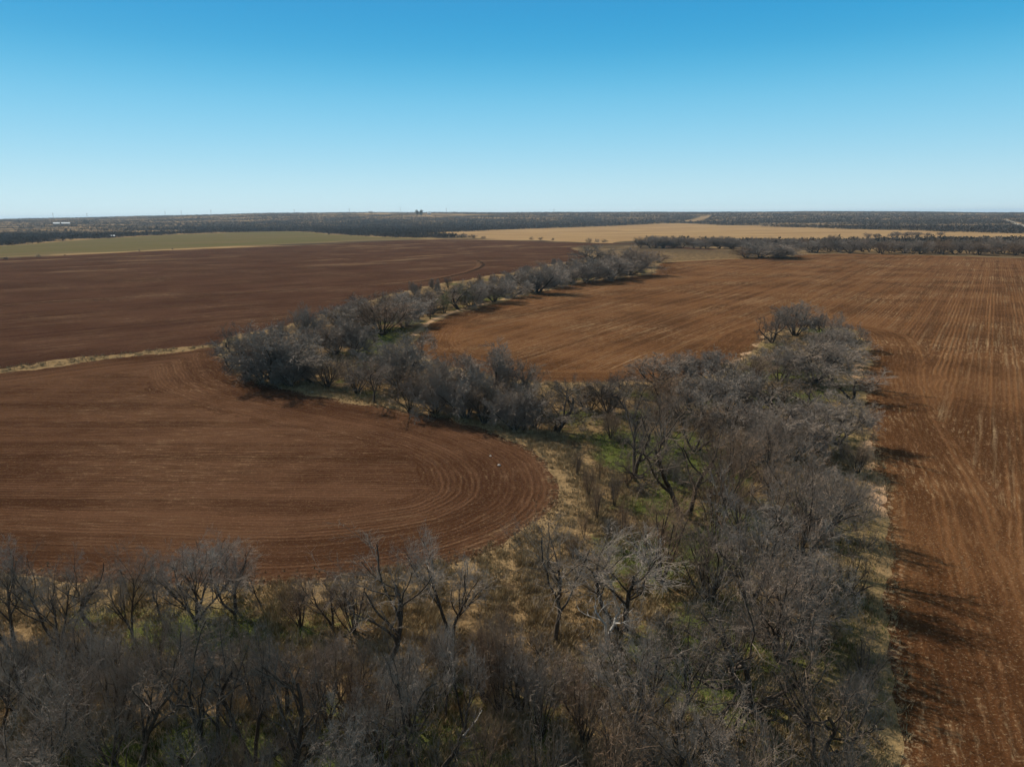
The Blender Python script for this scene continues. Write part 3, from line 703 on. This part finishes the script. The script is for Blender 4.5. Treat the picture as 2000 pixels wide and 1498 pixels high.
for i, (u, v, vt, wp, lab) in enumerate([(868, 612, 570, 36, 'smaller pale green leafy bush among the grey creek trees'), (908, 604, 562, 42, 'wider pale green leafy bush among the grey creek trees')]):
    p, h, dep = dist_height(u, v, vt); rg = np.random.default_rng(40 + i)
    e = bpy.data.objects.new('leafy_bush', None); COL.objects.link(e); e.location = (p[0], p[1], float(terrain(p[0], p[1])))
    vv, ff = leaf_cloud(2600, wp / FPX * dep / 2, h, 0.3, 0.10, rg)
    link('crown', mesh_np('crown', vv, ff, M_LEAF, k=4), e)
    rc = grow(rg, (*fan(rg, 7, 5, 35, h * 0.7, 0.05, 0.2), 5, 0.12, 0.03), [(5, 0.5, 35, 0.15, 0.05, 3, 0.3)], 0.01)
    vv, ff = tubes(*segs(rc[0]), 5); v2, f2 = tubes(*segs(rc[1]), 4)
    link('trunk', mesh_np('trunk', np.concatenate([vv, v2]), np.concatenate([ff, f2 + len(vv)]), M_TRUNK, True, k=4), e)
    tag(e, lab, 'bush', 'leafy bushes by the creek')

# ------------------------------------------------------------------ grasses of the creek bank
def grass(name, n, pick, col_a, col_b, hmin, hmax, seed, blades=9):
    rg = np.random.default_rng(seed)
    r_ = 22 + 140 * rg.uniform(0, 1, n * 6) ** 1.7; a_ = np.radians(rg.uniform(-42, 42, n * 6))
    P = np.column_stack([r_ * np.sin(a_), r_ * np.cos(a_)])
    P = P[pick(P, rg)][:n]
    m = len(P); cl_ = clump(P); h = rg.uniform(hmin, hmax, m) * (0.7 + 0.6 * np.clip(cl_, 0, 1.5))
    base = np.column_stack([P, terrain(P[:, 0], P[:, 1])])
    th = rg.uniform(0, 6.28, (m, blades)); le = rg.uniform(0.1, 0.75, (m, blades)); hb = h[:, None] * rg.uniform(0.6, 1.1, (m, blades))
    o = rg.normal(size=(m, blades, 2)) * 0.12
    tipd = np.stack([np.cos(th) * np.sin(le), np.sin(th) * np.sin(le), np.cos(le)], -1)
    b0 = base[:, None] + np.concatenate([o, np.zeros((m, blades, 1)) - 0.03], -1)
    side = np.stack([-np.sin(th), np.cos(th), np.zeros_like(th)], -1) * (0.012 + 0.022 * rg.uniform(0, 1, (m, blades, 1)))
    v = np.stack([b0 - side, b0 + side, b0 + tipd * hb[..., None]], 2).reshape(-1, 3)
    s = NT(name + '_blades'); q = s.noise(s.pos(), 1.2, 3)
    mat = s.out(s.mix(s.ss(q, 0.3, 0.7), col_a, col_b), 0.8)
    o_ = link(name, mesh_np(name, v, np.arange(len(v)).reshape(-1, 3), mat))
    return o_
def clump(P): return 0.7 * wavy(P[:, 0], P[:, 1], 0.33, 0) + 0.6 * wavy(P[:, 0], P[:, 1], 0.9, 3)
def pick_green(P, rg):
    d = field_depth(P); g = green_mask(P[:, 0], P[:, 1]) + rg.normal(size=len(P)) * 0.25
    return (d < rg.uniform(-2.2, 0.1, len(P))) & (g > 0.25) & (clump(P) > rg.normal(size=len(P)) * 0.3 - 0.55)
def pick_dry(P, rg):
    d = field_depth(P); g = green_mask(P[:, 0], P[:, 1]) + rg.normal(size=len(P)) * 0.4
    return (d < rg.uniform(-1.0, 0.9, len(P))) & ((g < 0.45) | (rg.uniform(size=len(P)) < 0.22)) & (clump(P) > rg.normal(size=len(P)) * 0.3 - 0.45)
tag(grass('green_grass', 34000, pick_green, (0.052, 0.064, 0.016), (0.135, 0.146, 0.043), 0.12, 0.32, 3), 'short fresh green grass under the creek trees', 'grass', kind='stuff')
tag(grass('dry_grass', 70000, pick_dry, (0.19, 0.135, 0.070), (0.38, 0.285, 0.160), 0.22, 0.6, 4), 'tall dry straw coloured grass along the creek banks', 'grass', kind='stuff')

# ------------------------------------------------------------------ far scrub country, one mass towards the horizon
def scrub():
    rg = np.random.default_rng(5); n = 230000
    D = np.exp(rg.uniform(math.log(560), math.log(9000), n)); a = np.radians(rg.uniform(-41, 41, n))
    P = np.column_stack([D * np.sin(a), D * np.cos(a)])
    ok = np.ones(n, bool)
    for k in 'ABCGTRD': ok &= sdist(P, POLY[k]) < (-60 if k == 'A' else -4 + 8 * np.minimum(rg.normal(size=len(P)), 2.5) if k in 'GT' else -4)
    px = 1000 + FPX * P[:, 0] / P[:, 1]
    m = wavy(P[:, 0] * 0.4, P[:, 1], 70, 3) + 0.6 * wavy(P[:, 0], P[:, 1] * 0.4, 190, 1)
    thr = np.interp(px, [0, 500, 900, 1300], [-0.3, -0.25, -0.5, -0.75]) + np.where(D > 1300, -0.35, 0)
    ok &= m + rg.normal(size=n) * 0.35 > thr
    ok &= ~((D < 900) & (px > 900) & (D * 1.0 < 620))
    P = P[ok]; D = D[ok]; n = len(P)
    h = rg.uniform(2.2, 5.0, n); wd = h * rg.uniform(0.7, 1.3, n) * (1 + D / 5000)
    z = terrain(P[:, 0], P[:, 1])
    K = 9
    c = rg.normal(size=(n, K, 3)) * 0.33; c[..., 2] = np.abs(rg.uniform(0.05, 0.95, (n, K)))
    wz = np.sqrt(np.clip(1 - (c[..., 2] - 0.4) ** 2 * 2.2, 0.1, 1))
    ctr = np.stack([c[..., 0] * wd[:, None] * wz, c[..., 1] * wd[:, None] * wz, c[..., 2] * h[:, None]], -1) + np.column_stack([P, z])[:, None]
    d1 = unit(rg.normal(size=(n, K, 3)) * np.array([0.7, 0.7, 1.0])); d2 = unit(np.cross(d1, rg.normal(size=(n, K, 3))))
    s1 = (h * 0.30)[:, None, None]; s2 = (h * 0.13)[:, None, None]
    v = np.stack([ctr - d1 * s1 - d2 * s2, ctr - d1 * s1 * 0.6 + d2 * s2, ctr + d1 * s1], 2).reshape(-1, 3)
    s = NT('scrub_twigs'); q = s.noise(s.pos(), 0.02, 3)
    mat = s.out(s.mix(s.ss(q, 0.35, 0.65), (0.050, 0.042, 0.036), (0.095, 0.080, 0.066)), 0.9)
    o = link('distant_scrub', mesh_np('distant_scrub', v, np.arange(len(v)).reshape(-1, 3), mat))
    tag(o, 'dark leafless scrub covering the country out to the horizon', 'scrub', kind='stuff')
scrub()

# ------------------------------------------------------------------ far buildings, poles and evergreens
def box(cx, cy, z0, sx, sy, sz):
    v = np.array([(x, y, z) for z in (0, 1) for y in (-.5, .5) for x in (-.5, .5)]) * (sx, sy, sz) + (cx, cy, z0)
    return v, np.array([(0, 2, 3, 1), (4, 5, 7, 6), (0, 1, 5, 4), (2, 6, 7, 3), (1, 3, 7, 5), (0, 4, 6, 2)])
def gable(L, Wd, h0, h1, over):
    x, y = L / 2 + over, Wd / 2 + over; t = 0.25
    v = [(-x, -y, h0), (x, -y, h0), (x, 0, h1), (-x, 0, h1), (x, y, h0), (-x, y, h0)]
    v = np.array(v + [(a, b, c + t) for a, b, c in v])
    return v, np.array([(0, 3, 2, 1), (3, 5, 4, 2), (6, 7, 8, 9), (9, 8, 10, 11), (0, 1, 7, 6), (4, 5, 11, 10), (1, 2, 8, 7), (2, 4, 10, 8), (3, 0, 6, 9), (5, 3, 9, 11)])
def flat(name, c, r=0.6):
    s = NT(name); return s.out(s.mix(s.noise(s.pos(), 0.4), tuple(v * 0.88 for v in c), c), r, spec=0.3)
M_ROOF = flat('white_metal_roof', (0.60, 0.60, 0.60), 0.5); M_WALL = flat('weathered_wall', (0.20, 0.15, 0.12)); M_DOOR = flat('dark_opening', (0.02, 0.02, 0.022)); M_POLE = flat('grey_pole', (0.18, 0.17, 0.16))
def at_far(u, D):
    d = ((u - W0 / 2) / FPX) * CR + _f; k = D / math.hypot(d[0], d[1])
    x, y = d[0] * k, d[1] * k
    return x, y, float(terrain(np.array([x]), np.array([y]))[0])
def barn(u, D, L, Wd, h, label, lift=2.0):
    x, y, z = at_far(u, D)
    e = bpy.data.objects.new('metal_barn', None); COL.objects.link(e); e.location = (x, y, z); e.rotation_euler = (0, 0, -math.atan2(x, y) + 0.15)
    link('wall', mesh_np('wall', *box(0, 0, -1, L, Wd, h + 1), M_WALL, k=4), e)
    link('roof', mesh_np('roof', *gable(L, Wd, h + 0.01, h + Wd * 0.28, 0.6), M_ROOF, k=4), e)
    link('door', mesh_np('door', *box(L * 0.18, -Wd / 2 - 0.06, 0, 4, 0.1, h * 0.75), M_DOOR, k=4), e)
    tag(e, label, 'barn', 'far white roofed buildings')
barn(157, 2450, 15, 12, 4, 'shorter of two adjacent white roofed barns on the far ridge')
barn(174, 2440, 20, 12, 4, 'longer of two adjacent white roofed barns on the far ridge')
barn(258, 1130, 5, 4, 1.8, 'small white shed in dark scrub beyond the green field')
barn(741, 3700, 20, 12, 5, 'tiny white roof on the crest of the far hill')
barn(849, 3200, 14, 10, 4, 'tiny white roof just below the evergreens on the skyline')
def pole(u, D, h, label):
    x, y, z = at_far(u, D)
    e = bpy.data.objects.new('power_pole', None); COL.objects.link(e); e.location = (x, y, z); e.rotation_euler = (0, 0, -math.atan2(x, y))
    P0, P1 = [], []
    for q in (-1.6, 1.6):
        P0.append((q, 0, -1)); P1.append((q * 0.5, 0, h))
    for k_ in range(5):
        z0, z1 = h * k_ / 5, h * (k_ + 1) / 5; w0, w1 = 1.6 - 0.8 * k_ / 5, 1.6 - 0.8 * (k_ + 1) / 5
        P0.append((-w0 if k_ % 2 else w0, 0, z0)); P1.append((w1 if k_ % 2 else -w1, 0, z1))
    n_ = len(P0)
    link('tower', mesh_np('tower', *tubes(np.array(P0), np.array(P1), np.full(n_, 0.2), np.full(n_, 0.17), 4), M_POLE, k=4), e)
    for hh, ww in ((0.98, 5.0), (0.84, 6.5)):
        link('crossarm', mesh_np('crossarm', *box(0, 0, h * hh, ww, 0.4, 0.5), M_POLE, k=4), e)
    tag(e, label, 'power pole', 'power poles along the skyline')
for i, (u, hp) in enumerate([(45, 8), (153, 8), (216, 7), (361, 8), (391, 8), (446, 8), (600, 6), (702, 6), (796, 9), (881, 7), (1080, 5)]):
    pole(u, 3600, hp / FPX * 3600 + 5, 'thin grey lattice power pole on the skyline, ' + ORD[i] + ' from the left')
for i, (u, wp, hp, lab) in enumerate([(827, 6, 7, 'taller dark evergreen standing on the skyline'), (834, 7, 6, 'broader dark evergreen beside the taller one on the skyline')]):
    D = 3000; x, y, z = at_far(u, D); rg = np.random.default_rng(80 + i); k_ = D / FPX
    e = bpy.data.objects.new('evergreen_tree', None); COL.objects.link(e); e.location = (x, y, z)
    vv, ff = leaf_cloud(900, wp * k_ / 2 * 1.1, (hp + 3) * k_, 2.0, 1.3, rg)
    link('crown', mesh_np('crown', vv, ff, M_DARKLEAF, k=4), e)
    link('trunk', mesh_np('trunk', *tubes(np.array([[0, 0, -1.]]), np.array([[0, 0, hp * k_ * 0.7]]), np.array([0.5]), np.array([0.2]), 8), M_TRUNK, k=4), e)
    tag(e, lab, 'evergreen tree', 'evergreens on the skyline')

# ------------------------------------------------------------------ stones, clods and a fallen branch
def stones(name, n, pick, smin, smax, mat, seed):
    rg = np.random.default_rng(seed)
    P = pick(rg)[:n]; m = len(P)
    ico = np.array([(1, 0, 0), (-1, 0, 0), (0, 1, 0), (0, -1, 0), (0, 0, 1), (0, 0, -1.)])
    fc = np.array([(0, 2, 4), (2, 1, 4), (1, 3, 4), (3, 0, 4), (2, 0, 5), (1, 2, 5), (3, 1, 5), (0, 3, 5)])
    s = rg.uniform(smin, smax, (m, 1, 1)) * rg.uniform(0.6, 1.2, (m, 6, 3))
    v = ico[None] * s + np.column_stack([P, terrain(P[:, 0], P[:, 1])])[:, None]
    f = (fc[None] + 6 * np.arange(m)[:, None, None]).reshape(-1, 3)
    return link(name, mesh_np(name, v.reshape(-1, 3), f, mat))
def edge_band(rg):
    r_ = 30 + 110 * rg.uniform(0, 1, 60000); a_ = np.radians(rg.uniform(-40, 40, 60000))
    P = np.column_stack([r_ * np.sin(a_), r_ * np.cos(a_)]); d = sdist(P, POLY['B'])
    return P[(d > -0.9) & (d < rg.uniform(0, 1.6, len(P)) ** 2) & (wavy(P[:, 0], P[:, 1], 6, 2) > -0.6)]
sM = NT('soil_clods'); M_CLOD = sM.out(sM.mix(sM.noise(sM.pos(), 2.0), (0.07, 0.034, 0.018), (0.20, 0.125, 0.07)), 0.95)
tag(stones('soil_clods', 2600, edge_band, 0.05, 0.14, M_CLOD, 11), 'rough brown soil clods thrown up along the ploughed edge', 'soil clods', kind='stuff')
M_STONE = flat('pale_stone', (0.36, 0.32, 0.27), 0.9)
import bmesh
def rock(u, v, r, label):
    p = at(u, v); bm = bmesh.new(); bmesh.ops.create_icosphere(bm, subdivisions=2, radius=r)
    rg = np.random.default_rng(int(u))
    for q in bm.verts: q.co *= rg.uniform(0.75, 1.15); q.co.z *= 0.55
    me = bpy.data.meshes.new('pale_stone'); bm.to_mesh(me); bm.free(); me.materials.append(M_STONE)
    o = link('pale_stone', me); o.location = (p[0], p[1], float(terrain(p[0], p[1])) + r * 0.2)
    tag(o, label, 'stone', 'pale stones on the curved field')
rock(958, 888, 0.14, 'smaller pale stone on the curved red field'); rock(975, 906, 0.19, 'bigger pale stone nearest the rounded field end')
rock(610, 765, 0.22, 'flat pale stone lying at the field edge below the bend')
rg = np.random.default_rng(9)
p = at(905, 1446); q = at(930, 1420)
rc = grow(rg, (np.array([[p[0], p[1], 0.25]]), unit(np.array([[q[0] - p[0], q[1] - p[1], 0.25]])), np.array([1.9]), np.array([0.05]), 6, 0.12, 0.0), [(3, 0.4, 40, 0.2, 0.0, 3, 0.3)], 0.012)
v1, f1 = tubes(*segs(rc[0]), 6); v2, f2 = tubes(*segs(rc[1]), 5)
tag(link('fallen_branch', mesh_np('fallen_branch', np.concatenate([v1, v2]), np.concatenate([f1, f2 + len(v1)]), M_PALE, True, k=4)), 'pale broken branch leaning in the brown brush at the bottom', 'branch')

# ------------------------------------------------------------------ the air
hb = bpy.data.meshes.new('haze'); bm = bmesh.new(); bmesh.ops.create_cube(bm, size=1.0)
for q in bm.verts: q.co = Vector((q.co.x * 46000, q.co.y * 46000, -6 + (q.co.z + 0.5) * 96))
bm.to_mesh(hb); bm.free()
hm = bpy.data.materials.new('haze'); hm.use_nodes = True; hm.node_tree.nodes.clear()
pv = hm.node_tree.nodes.new('ShaderNodeVolumePrincipled'); ho = hm.node_tree.nodes.new('ShaderNodeOutputMaterial')
pv.inputs['Color'].default_value = (0.62, 0.80, 0.97, 1); pv.inputs['Density'].default_value = 0.00006; pv.inputs['Anisotropy'].default_value = 0.1
hm.node_tree.links.new(pv.outputs[0], ho.inputs['Volume']); hb.materials.append(hm)
tag(link('haze', hb), 'thin blue haze over the far country', 'haze', kind='stuff')
